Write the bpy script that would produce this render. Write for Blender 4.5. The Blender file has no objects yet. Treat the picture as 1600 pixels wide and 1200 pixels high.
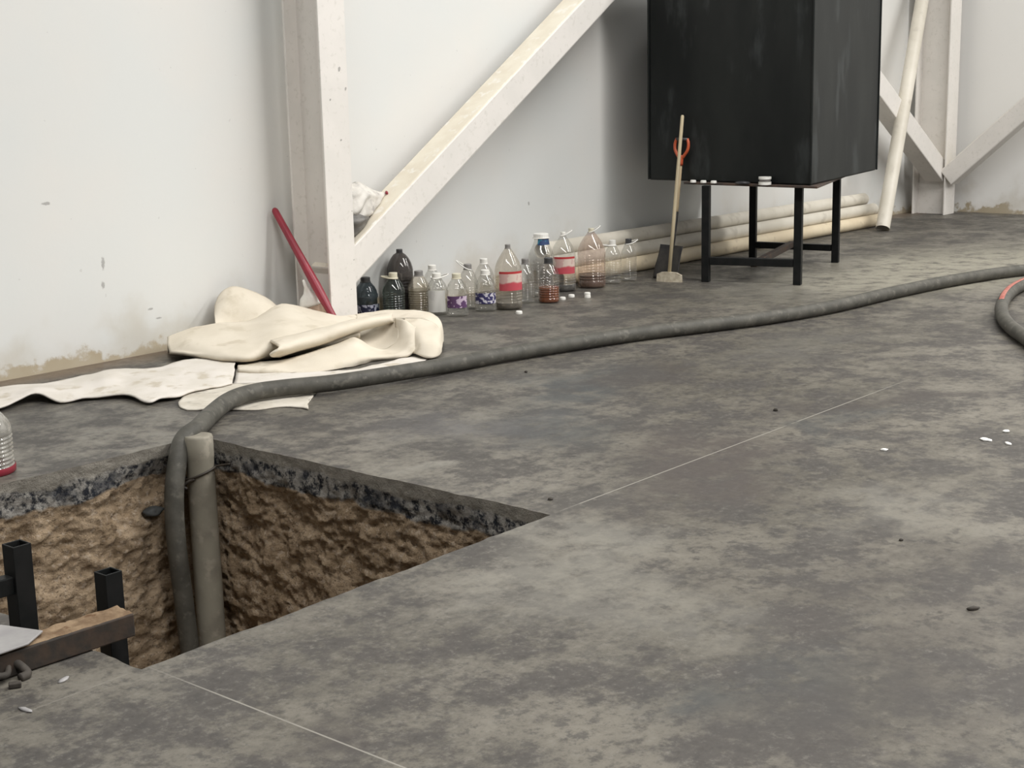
import bpy, bmesh, math, random
from mathutils import Vector, Matrix, noise
R = math.radians
sc = bpy.context.scene
col = sc.collection
random.seed(4)

# ------------------------------------------------------------------ objects
def obj(name, bm, m=None, parent=None, smooth=False, bevel=0, solid=0, sub=0):
    me = bpy.data.meshes.new(name)
    bmesh.ops.recalc_face_normals(bm, faces=bm.faces[:]) if not solid else None
    bm.to_mesh(me); bm.free()
    for mm in (m if isinstance(m, (list, tuple)) else [m]):
        if mm: me.materials.append(mm)
    if smooth:
        for p in me.polygons: p.use_smooth = True
    o = bpy.data.objects.new(name, me); col.objects.link(o)
    if parent: o.parent = parent
    if solid:
        s = o.modifiers.new('solid', 'SOLIDIFY'); s.thickness = solid; s.offset = 0
    if bevel:
        b = o.modifiers.new('bevel', 'BEVEL'); b.width = bevel; b.segments = 2; b.limit_method = 'ANGLE'; b.angle_limit = R(40)
    if sub:
        s = o.modifiers.new('sub', 'SUBSURF'); s.levels = sub; s.render_levels = sub
    return o
def tag(o, label=None, cat=None, group=None, kind=None):
    if label: o['label'] = label
    if cat: o['category'] = cat
    if group: o['group'] = group
    if kind: o['kind'] = kind
    return o
def empty(name, loc=(0, 0, 0)):
    o = bpy.data.objects.new(name, None); col.objects.link(o); o.location = loc
    o.empty_display_size = .05
    return o
def rebase(root, loc):
    """move the thing's origin to its base without moving its parts"""
    loc = Vector(loc); root.location = loc
    for ch in root.children:
        ch.location = ch.location - loc
    return root

# ------------------------------------------------------------------ shapes
def V(*a): return Vector(a)
def box(bm, lo, hi, M=None):
    vs = []
    for z in (lo[2], hi[2]):
        for x, y in ((lo[0], lo[1]), (hi[0], lo[1]), (hi[0], hi[1]), (lo[0], hi[1])):
            v = Vector((x, y, z)); vs.append(bm.verts.new(M @ v if M else v))
    fs = [(0, 3, 2, 1), (4, 5, 6, 7), (0, 1, 5, 4), (1, 2, 6, 5), (2, 3, 7, 6), (3, 0, 4, 7)]
    return [bm.faces.new([vs[i] for i in f]) for f in fs]
def prism(bm, poly, z0, z1):
    """vertical prism over an xy polygon"""
    a = [bm.verts.new((x, y, z0)) for x, y in poly]; b = [bm.verts.new((x, y, z1)) for x, y in poly]
    n = len(poly)
    bm.faces.new(a[::-1]); bm.faces.new(b)
    for i in range(n): bm.faces.new((a[i], a[(i+1) % n], b[(i+1) % n], b[i]))
def frame(t, up=None):
    t = t.normalized(); u = Vector(up) if up else (Vector((0, 0, 1)) if abs(t.z) < .95 else Vector((1, 0, 0)))
    s = t.cross(u).normalized(); return s, s.cross(t).normalized()
def bar(bm, a, b, w, h, up=None):
    """square bar from a to b; h measured along up"""
    a, b = Vector(a), Vector(b); s, u = frame(b-a, up)
    vs = []
    for p in (a, b):
        for i, j in ((-1, -1), (1, -1), (1, 1), (-1, 1)): vs.append(bm.verts.new(p + s*(i*w/2) + u*(j*h/2)))
    return [bm.faces.new([vs[i] for i in f]) for f in [(3, 2, 1, 0), (4, 5, 6, 7), (0, 1, 5, 4), (1, 2, 6, 5), (2, 3, 7, 6), (3, 0, 4, 7)]]
def smooth_path(pts, k=6):
    pts = [Vector(p) for p in pts]; n = len(pts); out = []
    for i in range(n-1):
        p0 = pts[max(i-1, 0)]; p1 = pts[i]; p2 = pts[i+1]; p3 = pts[min(i+2, n-1)]
        for j in range(k):
            t = j/k
            out.append(.5*((2*p1) + (p2-p0)*t + (2*p0-5*p1+4*p2-p3)*t*t + (3*p1-p0-3*p2+p3)*t**3))
    return out + [pts[-1]]
def tube(bm, pts, r, segs=14, caps=True, closed=False, arc=None):
    """round tube along points; r a number or a list; arc=(a0,a1) keeps a strip only"""
    pts = [Vector(p) for p in pts]; n = len(pts)
    rs = r if isinstance(r, (list, tuple)) else [r]*n
    t0 = (pts[1]-pts[0]).normalized(); s, u = frame(t0); rings = []
    for i, p in enumerate(pts):
        if closed: t = (pts[(i+1) % n]-pts[i-1]).normalized()
        else: t = (pts[min(i+1, n-1)]-pts[max(i-1, 0)]).normalized()
        s = (s - t*s.dot(t)).normalized(); u = s.cross(t).normalized()
        if arc: angs = [arc[0]+(arc[1]-arc[0])*k/segs for k in range(segs+1)]
        else: angs = [2*math.pi*k/segs for k in range(segs)]
        rings.append([bm.verts.new(p + (s*math.cos(a)+u*math.sin(a))*rs[i]) for a in angs])
    m = len(rings[0])
    for i in range(n if closed else n-1):
        A, B = rings[i], rings[(i+1) % n]
        for k in range(m-1 if arc else m): bm.faces.new((A[k], A[(k+1) % m], B[(k+1) % m], B[k]))
    if caps and not closed and not arc:
        bm.faces.new(rings[0]); bm.faces.new(rings[-1][::-1])
    return rings
def pipe(bm, a, b, r, wall=.006, segs=28):
    """hollow straight pipe with open ends"""
    a, b = Vector(a), Vector(b); s, u = frame(b-a); rings = []
    for p, q in ((a, r), (b, r), (b, r-wall), (a, r-wall)):
        rings.append([bm.verts.new(p + (s*math.cos(2*math.pi*k/segs)+u*math.sin(2*math.pi*k/segs))*q) for k in range(segs)])
    for i in range(4):
        A, B = rings[i], rings[(i+1) % 4]
        for k in range(segs): bm.faces.new((A[k], A[(k+1) % segs], B[(k+1) % segs], B[k]))
def lathe(bm, prof, segs=28, M=None, sq=0, arc=None):
    """profile of (radius, z); sq pushes the section towards a rounded square"""
    rings = []
    for r, z in prof:
        if r < 1e-5:
            v = Vector((0, 0, z)); rings.append([bm.verts.new(M @ v if M else v)]); continue
        ring = []
        angs = [arc[0]+(arc[1]-arc[0])*k/segs for k in range(segs+1)] if arc else [2*math.pi*k/segs for k in range(segs)]
        for a in angs:
            q = r*(1+sq*.09*(1-math.cos(4*a+math.pi))/2) if sq else r
            v = Vector((q*math.cos(a), q*math.sin(a), z)); ring.append(bm.verts.new(M @ v if M else v))
        rings.append(ring)
    for A, B in zip(rings, rings[1:]):
        if len(A) == 1 and len(B) == 1: continue
        m = max(len(A), len(B))
        for k in range(m-1 if arc else m):
            k2 = (k+1) % m
            if len(A) == 1: bm.faces.new((A[0], B[k2], B[k]))
            elif len(B) == 1: bm.faces.new((A[k], A[k2], B[0]))
            else: bm.faces.new((A[k], A[k2], B[k2], B[k]))
def loft(bm, rows, ku=6, kv=5, wob=0, wsc=8, seed=0):
    """smooth sheet through rows of control points"""
    rows = [smooth_path(r, ku) for r in rows]
    cols = [smooth_path([r[i] for r in rows], kv) for i in range(len(rows[0]))]
    n, m = len(cols[0]), len(cols)
    g = []
    for j in range(n):
        line = []
        for i in range(m):
            p = cols[i][j].copy()
            if wob:
                d = noise.noise_vector(p*wsc + Vector((seed, 0, 0)))*wob + noise.noise_vector(p*wsc*2.7 + Vector((0, seed, 0)))*wob*.4
                p += d; p.z = max(p.z, .004)
            line.append(bm.verts.new(p))
        g.append(line)
    for j in range(n-1):
        for i in range(m-1): bm.faces.new((g[j][i], g[j][i+1], g[j+1][i+1], g[j+1][i]))
    return g

# ------------------------------------------------------------------ materials
class NT:
    def __init__(s, name):
        s.m = bpy.data.materials.new(name); s.m.use_nodes = True
        s.t = s.m.node_tree; s.t.nodes.clear()
        s.out = s.t.nodes.new('ShaderNodeOutputMaterial')
    def n(s, typ, props=None, **inp):
        nd = s.t.nodes.new('ShaderNode'+typ)
        for k, v in (props or {}).items(): setattr(nd, k, v)
        for k, v in inp.items(): s.set(nd, k, v)
        return nd
    def set(s, nd, k, v):
        if k.startswith('i') and k[1:].isdigit(): sk = nd.inputs[int(k[1:])]
        else: sk = nd.inputs[k.replace('_', ' ')]
        if isinstance(v, bpy.types.NodeSocket): s.t.links.new(v, sk)
        elif isinstance(v, bpy.types.Node): s.t.links.new(v.outputs[0], sk)
        else:
            if isinstance(v, tuple) and len(v) == 3 and sk.type == 'RGBA': v = v+(1,)
            sk.default_value = v
    def pos(s): return s.n('NewGeometry').outputs['Position']
    def obj(s): return s.n('TexCoord').outputs['Object']
    def noise(s, vec, scale, detail=4, rough=.55, dist=0):
        return s.n('TexNoise', Vector=vec, Scale=scale, Detail=detail, Roughness=rough, Distortion=dist).outputs['Fac']
    def ramp(s, v, a, b, lo=0., hi=1.):
        return s.n('MapRange', {'interpolation_type': 'SMOOTHSTEP'}, i0=v, i1=a, i2=b, i3=lo, i4=hi).outputs[0]
    def math(s, op, a, b=0.): return s.n('Math', {'operation': op}, i0=a, i1=b).outputs[0]
    def mix(s, f, a, b, mode='MIX'):
        nd = s.n('Mix', {'data_type': 'RGBA', 'blend_type': mode})
        s.set(nd, 'i0', f); s.set(nd, 'i6', a); s.set(nd, 'i7', b); return nd.outputs[2]
    def sep(s, v): return s.n('SeparateXYZ', i0=v).outputs
    def scale(s, v, x, y, z): return s.n('VectorMath', {'operation': 'MULTIPLY'}, i0=v, i1=(x, y, z)).outputs[0]
    def bump(s, h, strength=.3, dist=.01):
        return s.n('Bump', Strength=strength, Distance=dist, Height=h).outputs[0]
    def pbr(s, **k):
        b = s.n('BsdfPrincipled', **k); s.t.links.new(b.outputs[0], s.out.inputs[0]); return s.m
def rgb(r, g, b):
    f = lambda c: ((c/255+.055)/1.055)**2.4 if c > 10 else c/255/12.92
    return (f(r), f(g), f(b))
def mottled(name, a, b, scale=6, rough=.6, metal=0, stretch=(1, 1, 1), lo=.35, hi=.65, bump=0, bsc=40, c=None, cs=20, spec=.5, bd=.004):
    t = NT(name); P = t.scale(t.obj(), *stretch)
    k = t.mix(t.ramp(t.noise(P, scale, 5), lo, hi), a, b)
    if c: k = t.mix(t.ramp(t.noise(P, cs, 4), .55, .7), k, c)
    d = dict(Base_Color=k, Roughness=rough, Metallic=metal, Specular_IOR_Level=spec)
    if bump: d['Normal'] = t.bump(t.noise(P, bsc, 4), bump, bd)
    return t.pbr(**d)

M = {}
# white painted masonry, grime along the foot of the wall
def wall_mat(name, scuffs, ca=(.672, .680, .664), cb=(.70, .685, .655)):
    t = NT(name); P = t.pos(); z = t.sep(P)[2]
    k = t.mix(t.ramp(t.noise(P, .9, 3), .35, .7), ca, cb)
    n1 = t.noise(P, 7, 5, .6)
    h = t.math('SUBTRACT', z, t.math('MULTIPLY', t.ramp(n1, .3, .75), .15))
    k = t.mix(t.ramp(h, .008, -.05), k, (.40, .33, .225))
    h2 = t.math('SUBTRACT', z, t.math('MULTIPLY', t.ramp(t.noise(P, 3, 4), .2, .8), .5))
    k = t.mix(t.ramp(h2, .1, -.35, 0, .5), k, (.50, .45, .36))
    sp = t.ramp(t.noise(P, 26, 2), .75, .765, 0, .35)
    k = t.mix(sp, k, (.42, .41, .40))
    for (x, y, zz, w, hh) in scuffs:
        d = t.n('VectorMath', {'operation': 'LENGTH'}, i0=t.n('VectorMath', {'operation': 'DIVIDE'}, i0=t.n('VectorMath', {'operation': 'SUBTRACT'}, i0=P, i1=(x, y, zz)).outputs[0], i1=(w, .5, hh)).outputs[0]).outputs['Value']
        d = t.math('ADD', d, t.math('MULTIPLY', t.math('SUBTRACT', t.noise(P, 60, 3), .5), 1.5))
        k = t.mix(t.ramp(d, 1.1, .5, 0, .7), k, (.28, .27, .26))
    return t.pbr(Base_Color=k, Roughness=.75, Specular_IOR_Level=.25, Normal=t.bump(t.noise(P, 30, 4), .12, .004))
M['wall'] = wall_mat('white_wall_paint', [(4.666, 6.930, 0.544)+(.012, .04), (4.655, 6.930, 0.424)+(.012, .025), (4.954, 6.930, 0.253)+(.02, .008), (5.006, 6.930, 0.194)+(.025, .006), (8.332, 6.930, 0.585)+(.012, .015), (4.346, 6.930, 0.898)+(.03, .01)])
M['paint'] = mottled('white_steel_paint', (.735, .70, .66), (.70, .67, .63), 5, .45, c=(.65, .62, .575), cs=30, spec=.4)
M['paint_chip'] = mottled('chipped_paint', (.30, .29, .27), (.42, .40, .38), 30, .7)
M['dust'] = mottled('settled_dust', (.76, .71, .60), (.70, .64, .53), 6, .9, c=(.80, .77, .70), cs=14, spec=.1)
M['tank'] = mottled('dark_sheet_steel', (.006, .0075, .0075), (.014, .016, .015), 2.2, .5, .0, (1, 1, .35), c=(.028, .032, .032), cs=5, spec=.22, bump=.05, bsc=12)
M['black'] = mottled('black_painted_steel', (.006, .007, .007), (.011, .011, .011), 14, .5, spec=.2)
M['rusty_edge'] = mottled('rusty_edge', (.075, .045, .03), (.04, .032, .028), 18, .7)
M['rust'] = mottled('rusty_channel_steel', (.022, .017, .013), (.045, .028, .018), 22, .75, bump=.3)
M['silt'] = mottled('tan_silt_on_steel', (.15, .10, .062), (.25, .18, .115), 18, .95, bump=.8, bsc=60, c=(.12, .07, .04), cs=35, spec=.1)
M['plate'] = mottled('grey_sheet', (.26, .25, .25), (.33, .32, .31), 9, .45, spec=.5)
M['rubber'] = mottled('black_rubber_hose', (.060, .057, .048), (.088, .083, .070), 12, .62, c=(.12, .112, .095), cs=22, bump=.25, bsc=90, spec=.35)
M['rubber_stripe'] = mottled('red_hose_stripe', (.33, .09, .07), (.42, .18, .14), 20, .6)
M['pvc'] = mottled('cream_plastic_pipe', (.66, .62, .54), (.58, .54, .46), 3, .45, c=(.52, .48, .41), cs=9, spec=.4)
M['pvc_tan'] = mottled('tan_plastic_pipe', (.72, .62, .45), (.62, .52, .37), 3, .45, c=(.52, .43, .31), cs=9, spec=.4)
M['pvc_grey'] = mottled('dusty_grey_pipe', (.27, .25, .20), (.21, .19, .155), 7, .7, c=(.32, .29, .235), cs=18, bump=.15, spec=.3)
M['dark_in'] = mottled('pipe_inside', (.06, .05, .04), (.04, .03, .03), 7, .9)
M['wire'] = mottled('dark_tie_wire', (.03, .025, .02), (.05, .04, .03), 20, .6)
M['felt'] = mottled('cream_felt', (.68, .62, .52), (.63, .57, .47), 5, .95, c=(.56, .50, .40), cs=7, bump=.5, bsc=220, spec=.1, bd=.002)
M['felt_white'] = mottled('white_felt', (.66, .62, .57), (.60, .56, .50), 6, .95, c=(.50, .45, .37), cs=9, bump=.5, bsc=220, spec=.1, bd=.002)
M['felt_old'] = mottled('dirty_felt', (.60, .56, .49), (.50, .46, .39), 8, .95, c=(.40, .37, .32), cs=11, bump=.5, bsc=200, spec=.1, bd=.002)
M['red'] = mottled('red_plastic', (.29, .022, .04), (.22, .018, .033), 8, .4)
M['wood'] = mottled('weathered_wood', (.40, .31, .19), (.30, .22, .13), 6, .7, stretch=(1, 1, .12))
M['wood_pale'] = mottled('pale_wood', (.52, .44, .29), (.42, .35, .23), 7, .7, stretch=(1, 1, .12))
M['orange'] = mottled('orange_plastic', (.52, .10, .035), (.42, .075, .03), 8, .45)
M['blade'] = mottled('black_shovel_steel', (.014, .013, .014), (.04, .036, .032), 9, .45, .2)
M['brush'] = mottled('pale_broom_fibre', (.50, .45, .35), (.38, .33, .25), 30, .9, c=(.22, .18, .13), cs=17, bump=.5, bsc=150)
M['bristle'] = mottled('tan_bristle', (.42, .31, .22), (.30, .21, .15), 60, .9, stretch=(1, 1, .15), bump=.6, bsc=160)
M['white_plastic'] = mottled('white_plastic', (.80, .79, .75), (.72, .70, .65), 20, .35)
M['cream_plastic'] = mottled('cream_plastic', (.66, .62, .49), (.58, .54, .42), 20, .4)
M['dark_plastic'] = mottled('dark_plastic', (.03, .03, .035), (.05, .05, .05), 20, .4)
M['grey_plastic'] = mottled('grey_plastic', (.16, .15, .14), (.22, .21, .2), 20, .4)
M['sack'] = mottled('white_woven_sack', (.66, .63, .58), (.50, .475, .44), 9, .7, c=(.34, .32, .30), cs=14, bump=.4, bsc=120)
M['sack_dark'] = mottled('dark_plastic_bag', (.10, .095, .09), (.20, .19, .175), 7, .5, stretch=(1, 1, 3))
M['scrap'] = mottled('white_scrap', (.80, .79, .76), (.7, .69, .66), 20, .6)
M['crumb'] = mottled('dark_crumb', (.03, .025, .02), (.06, .05, .04), 20, .8)
M['stone'] = mottled('dark_stone', (.03, .033, .033), (.06, .062, .06), 14, .7, bump=.4)
def plastic(name, tint, haze=.10, hz=(.6, .58, .55)):
    """thin clear plastic: see-through film with a fresnel sheen and a little dusty haze"""
    t = NT(name)
    tr = t.n('BsdfTransparent', Color=tint+(1,)); gl = t.n('BsdfGlossy', Color=(1, 1, 1, 1), Roughness=.06)
    df = t.n('BsdfDiffuse', Color=hz+(1,))
    hn = t.ramp(t.noise(t.obj(), 14, 4), .3, .8, haze*.5, haze*1.6)
    m0 = t.n('MixShader', i0=hn, i1=tr, i2=df)
    fr = t.ramp(t.n('LayerWeight', Blend=.3).outputs['Facing'], .1, 1., .05, .30)
    m1 = t.n('MixShader', i0=fr, i1=m0, i2=gl)
    t.t.links.new(m1.outputs[0], t.out.inputs[0]); return t.m
M['clear'] = plastic('clear_plastic', (.90, .90, .885))
M['clear_warm'] = plastic('dusty_clear_plastic', (.88, .86, .82), .16, (.6, .54, .45))
M['clear_low'] = plastic('wet_clear_plastic', (.93, .92, .91), .03)
M['milky'] = plastic('milky_clear_plastic', (.86, .85, .82), .3, (.62, .60, .55))
M['clear_pink'] = plastic('pink_clear_plastic', (.90, .85, .82), .15, (.56, .42, .36))
M['clear_green'] = plastic('green_clear_plastic', (.50, .56, .53), .10, (.25, .28, .26))
M['clear_navy'] = plastic('blue_black_clear_plastic', (.30, .34, .36), .10, (.10, .12, .15))
M['smoke'] = plastic('smoky_plastic', (.36, .34, .33), .30, (.10, .09, .085))
def liquid(name, c, alpha):
    t = NT(name)
    tr = t.n('BsdfTransparent', Color=tuple(.5+.5*v for v in c)+(1,)); df = t.n('BsdfPrincipled', Base_Color=c, Roughness=.15)
    m = t.n('MixShader', i0=alpha, i1=tr, i2=df); t.t.links.new(m.outputs[0], t.out.inputs[0]); return t.m
M['amber'] = liquid('amber_liquid', (.17, .045, .010), .96)
M['brown'] = liquid('brown_liquid', (.075, .04, .022), .88)
M['beige'] = liquid('cloudy_beige_liquid', (.36, .32, .24), .5)
M['dregs'] = liquid('dark_dregs', (.04, .035, .03), .8)
def label_mat(name, base, mark, scale=24, lo=.52, hi=.56, top=None, topz=.88, low=None):
    t = NT(name); G = t.n('TexCoord').outputs['Generated']; z = t.sep(G)[2]
    k = t.mix(t.ramp(t.noise(t.obj(), scale, 2), lo, hi), base, mark)
    if low: k = t.mix(t.ramp(t.math('ADD', z, t.math('MULTIPLY', t.noise(t.obj(), 18, 2), .3)), .62, .5), k, low)
    if top: k = t.mix(t.ramp(z, topz-.01, topz+.01), k, top)
    return t.pbr(Base_Color=k, Roughness=.45)
M['lab_navy'] = label_mat('navy_label', (.035, .03, .11), (.58, .56, .60), 46, .52, .55)
M['lab_dark'] = label_mat('dark_navy_label', (.012, .014, .04), (.38, .38, .46), 42, .5, .54)
M['lab_purple'] = label_mat('purple_label', (.10, .045, .12), (.52, .42, .52), 34, .53, .57)
M['lab_white'] = label_mat('white_label', (.62, .61, .58), (.55, .54, .52), 10)
M['lab_red'] = label_mat('red_and_cream_label', (.62, .50, .43), (.55, .36, .33), 16, top=(.42, .03, .035), low=(.48, .07, .09))
M['lab_blue'] = label_mat('teal_and_navy_label', (.02, .045, .13), (.03, .17, .26), 20, .56, .60, top=(.03, .20, .29), topz=.75)

# concrete floor: mottled trowelled slab, old stains, painted far sheen and tank shade, pale saw-cut joints
def floor_mat():
    t = NT('worn_concrete'); P = t.pos(); xyz = t.sep(P)
    n1 = t.noise(P, .9, 6, .6); n2 = t.noise(P, 3.4, 9, .72); n3 = t.noise(P, 15, 8, .75); n4 = t.noise(P, 34, 7, .75)
    k = t.mix(t.ramp(n1, .36, .64), (.096, .088, .073), (.146, .134, .112))
    k = t.mix(t.ramp(n2, .46, .56, 0, .9), k, (0.0629, 0.0577, 0.0533))
    k = t.mix(t.ramp(n2, .47, .36, 0, .45), k, (.18, .166, .138))
    k = t.mix(t.ramp(n3, .50, .62, 0, .75), k, (0.0540, 0.0503, 0.0466))
    k = t.mix(t.ramp(n3, .46, .34, 0, .35), k, (.19, .176, .15))
    k = t.mix(t.ramp(n4, .53, .66, 0, .5), k, (0.1848, 0.1736, 0.1512))
    k = t.mix(t.ramp(n4, .48, .36, 0, .45), k, (0.0422, 0.0370, 0.0318))
    wob = t.n('VectorMath', {'operation': 'ADD'}, i0=P, i1=t.n('VectorMath', {'operation': 'SCALE'}, i0=t.n('VectorMath', {'operation': 'SUBTRACT'}, i0=t.n('TexNoise', Vector=P, Scale=2.4, Detail=5.).outputs['Color'], i1=(.5, .5, .5)).outputs[0], Scale=.9).outputs[0]).outputs[0]
    brk = t.ramp(t.noise(P, 6.5, 8, .72), .36, .54, .15, 1)
    for (x, y, z), rx, ry, rot, c, s in STAINS_AND_LIGHT:
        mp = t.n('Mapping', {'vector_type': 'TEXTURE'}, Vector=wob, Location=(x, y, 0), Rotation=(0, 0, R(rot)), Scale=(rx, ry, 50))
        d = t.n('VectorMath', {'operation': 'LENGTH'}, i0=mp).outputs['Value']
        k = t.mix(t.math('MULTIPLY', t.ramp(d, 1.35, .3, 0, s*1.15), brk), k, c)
    # joints
    def line(co, c, w, lim=None):
        d = t.math('ABSOLUTE', t.math('SUBTRACT', co, c))
        f = t.ramp(d, w, w*.5)
        return f
    br = t.ramp(t.noise(P, 5, 4), .32, .44)
    j1 = t.math('MULTIPLY', t.math('MULTIPLY', line(xyz[1], 3.112, .0045), t.math('ADD', t.math('MULTIPLY', t.ramp(xyz[0], 6.9, 6.0), t.ramp(xyz[0], 3.85, 3.95)), t.ramp(xyz[0], 2.1, 2.05, 0, .35))), br)
    j2 = t.math('MULTIPLY', t.math('MULTIPLY', line(xyz[0], 2.133, .0036), t.ramp(xyz[1], 3.1, 2.75, .25, 1)), t.ramp(t.noise(P, 4, 3), .3, .45))
    jj = t.math('MAXIMUM', j1, j2)
    k = t.mix(t.math('MULTIPLY', jj, .95), k, (0.2352, 0.2208, 0.1928))
    dirt = t.math('ADD', xyz[1], t.math('MULTIPLY', t.noise(P, 4, 4), .3))
    k = t.mix(t.ramp(dirt, 6.78, 7.0, 0, .8), k, (0.1624, 0.1232, 0.0896))
    rgh = t.ramp(n2, .35, .65, .36, .58)
    h = t.math('ADD', t.math('MULTIPLY', n3, .6), t.math('MULTIPLY', jj, -.5))
    return t.pbr(Base_Color=k, Roughness=rgh, Specular_IOR_Level=.24, Normal=t.bump(h, .12, .006))
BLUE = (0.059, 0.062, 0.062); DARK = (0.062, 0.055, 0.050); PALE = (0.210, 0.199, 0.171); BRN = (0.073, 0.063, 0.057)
STAINS_AND_LIGHT = [((5.639, 4.386, 0.000), .55, .32, 20, BLUE, .8), ((4.834, 3.994, 0.000), .4, .28, 60, BLUE, .65), ((6.020, 4.249, 0.000), .45, .3, 10, DARK, .6), ((4.607, 4.319, 0.000), .35, .4, 40, (0.091, 0.087, 0.087), .6),
          ((4.669, 3.024, 0.000), .7, .35, 30, BRN, .7), ((6.137, 2.969, 0.000), .75, .13, -38, DARK, .7), ((5.647, 2.937, 0.000), .35, .2, 0, BLUE, .55), ((3.543, 2.830, 0.000), .55, .28, 30, PALE, .5),
          ((3.264, 2.329, 0.000), .35, .25, 30, PALE, .35), ((3.741, 1.693, 0.000), .75, .6, 0, DARK, .4), ((3.028, 1.678, 0.000), .4, .35, 0, BLUE, .4), ((2.830, 1.812, 0.000), .12, .08, 0, BLUE, .5), ((2.989, 1.486, 0.000), .5, .3, 0, DARK, .5), ((4.618, 2.079, 0.000), .35, .3, 0, PALE, .4),
          ((2.197, 2.401, 0.000), .14, .1, 0, DARK, .5), ((5.773, 5.397, 0.000), .5, .16, -35, PALE, .4), ((10.574, 4.679, 0.000), 2.2, .9, -10, (.285, .268, .215), .8),  # last entry paints the far floor's grazing light reflection into the colour
          ((7.153, 4.006, 0.000), .7, .35, 0, (0.140, 0.133, 0.115), .4), ((3.997, 3.962, 0.000), .06, .16, 50, PALE, .6), ((8.950, 5.377, 0.000), .8, .3, 60, (0.077, 0.073, 0.066), .35), ((6.680, 5.913, 0.000), .9, .2, 10, (0.119, 0.112, 0.098), .4)]  # dark one at the tank legs: part stain, part painted tank shade
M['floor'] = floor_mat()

def pit_mat():
    """cut slab over a dark gravel band over rough tan earth"""
    t = NT('cut_slab_and_earth'); P = t.pos(); z = t.sep(P)[2]
    n = t.noise(P, 9, 5, .65); nb = t.noise(P, 4, 4)
    earth = t.mix(t.ramp(n, .35, .65), (.258, .188, .120), (.40, .305, .208))
    earth = t.mix(t.ramp(t.noise(t.scale(P, 1, 1, 1.8), 20, 5, .7), .52, .68, 0, .7), earth, (.105, .073, .048))
    earth = t.mix(t.ramp(t.noise(P, 45, 4), .54, .66, 0, .6), earth, (.46, .38, .30))
    earth = t.mix(t.ramp(t.noise(t.scale(P, 1, 1, 1.5), 60, 5, .7), .56, .66, 0, .7), earth, (.06, .042, .028))
    grav = t.mix(t.ramp(t.noise(P, 26, 6, .75), .40, .56), (.022, .024, .03), (.30, .285, .26))
    grav = t.mix(t.ramp(t.noise(P, 8, 4), .5, .64, 0, .7), grav, (.033, .036, .045))
    slab = t.mix(t.ramp(t.noise(P, 12, 5), .35, .65), (.27, .25, .215), (.19, .175, .15))
    e1 = t.math('ADD', z, t.math('MULTIPLY', t.math('SUBTRACT', nb, .5), .12))
    e2 = t.math('ADD', z, t.math('MULTIPLY', t.math('SUBTRACT', t.noise(P, 3.3, 5), .5), .15))
    k = t.mix(t.ramp(e1, -.045, -.060), slab, grav)
    k = t.mix(t.ramp(e2, -.130, -.145), k, earth)
    h = t.math('ADD', n, t.math('MULTIPLY', t.noise(P, 48, 6, .75), .9))
    return t.pbr(Base_Color=k, Roughness=.95, Specular_IOR_Level=.1, Normal=t.bump(h, .7, .03))
M['pit'] = pit_mat()

# ------------------------------------------------------------------ setting
WX0, WX1, WY0, WY1, HT = -3.0, 14.9, -7.0, 6.93, 7.0
PX0, PX1, PY0, PY1 = 2.112, 3.828, 3.108, 5.075
def jag(s, k): return .009*noise.noise(Vector((s*5, k*7.3, 0))) + .006*noise.noise(Vector((s*19, k*3.1, 2)))
N = 150
rim = []
for i in range(N): u = i/N; x = PX0+(PX1-PX0)*u; rim.append((x, PY0+jag(x, 1)))
for i in range(N): u = i/N; y = PY0+(PY1-PY0)*u; rim.append((PX1+jag(y, 2), y))
for i in range(N): u = i/N; x = PX1+(PX0-PX1)*u; rim.append((x, PY1+jag(x, 3)))
for i in range(N): u = i/N; y = PY1+(PY0-PY1)*u; rim.append((PX0+jag(y, 4), y))
bm = bmesh.new()
outer = [bm.verts.new((x, y, 0)) for x, y in ((WX0, WY0), (WX1, WY0), (WX1, WY1), (WX0, WY1))]
inner = [bm.verts.new((x, y, 0)) for x, y in rim]
es = [bm.edges.new((outer[i], outer[(i+1) % 4])) for i in range(4)] + [bm.edges.new((inner[i], inner[(i+1) % len(inner)])) for i in range(len(inner))]
bmesh.ops.triangle_fill(bm, use_beauty=True, use_dissolve=False, edges=es)
for f in bm.faces:
    f.normal_update()
    if f.normal.z < 0: f.normal_flip()
tag(obj('floor', bm, M['floor']), kind='structure')
# pit sides: one continuous skirt going down from the rim, earth bulging and hollowed
bm = bmesh.new()
DEPTH, NZ = 1.5, 170
n = len(rim); rings = []
for j in range(NZ+1):
    z = -DEPTH*(j/NZ)**1.15; ring = []
    for i, (x, y) in enumerate(rim):
        k = i//N; d = [(0, -1), (1, 0), (0, 1), (-1, 0)][k]
        e = min(i % N, N-i % N)/N; e = min(1, e*12)
        p = Vector((x, y, z))
        a = .026*noise.fractal(p*4.5, 1, 2, 5) + .014*noise.fractal(p*Vector((13, 13, 17)), .8, 2, 5) + .008*noise.fractal(p*36, .8, 2, 3)
        hol = noise.noise(p*Vector((2.6, 2.6, 3.4)) + Vector((3, 1, 5)))
        a += -.06*max(0, hol-.25) * -1.6
        w = min(1, max(0, (-z-.05)/.12)); top = min(1, -z/.03)
        off = (.004*top*noise.noise(p*30) + (a*.5+.010)*w*.9 + .5*a*w) * (e if e < 1 else 1)
        off = max(off, -.012*top)
        ring.append(bm.verts.new((x+d[0]*off, y+d[1]*off, z)))
    rings.append(ring)
for A, B in zip(rings, rings[1:]):
    for i in range(n): bm.faces.new((A[i], B[i], B[(i+1) % n], A[(i+1) % n]))
bm.faces.new(rings[-1])
bmesh.ops.recalc_face_normals(bm, faces=bm.faces[:])
bmesh.ops.reverse_faces(bm, faces=bm.faces[:])
me = bpy.data.meshes.new('wall_pit'); bm.to_mesh(me); bm.free(); me.materials.append(M['pit'])
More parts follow.
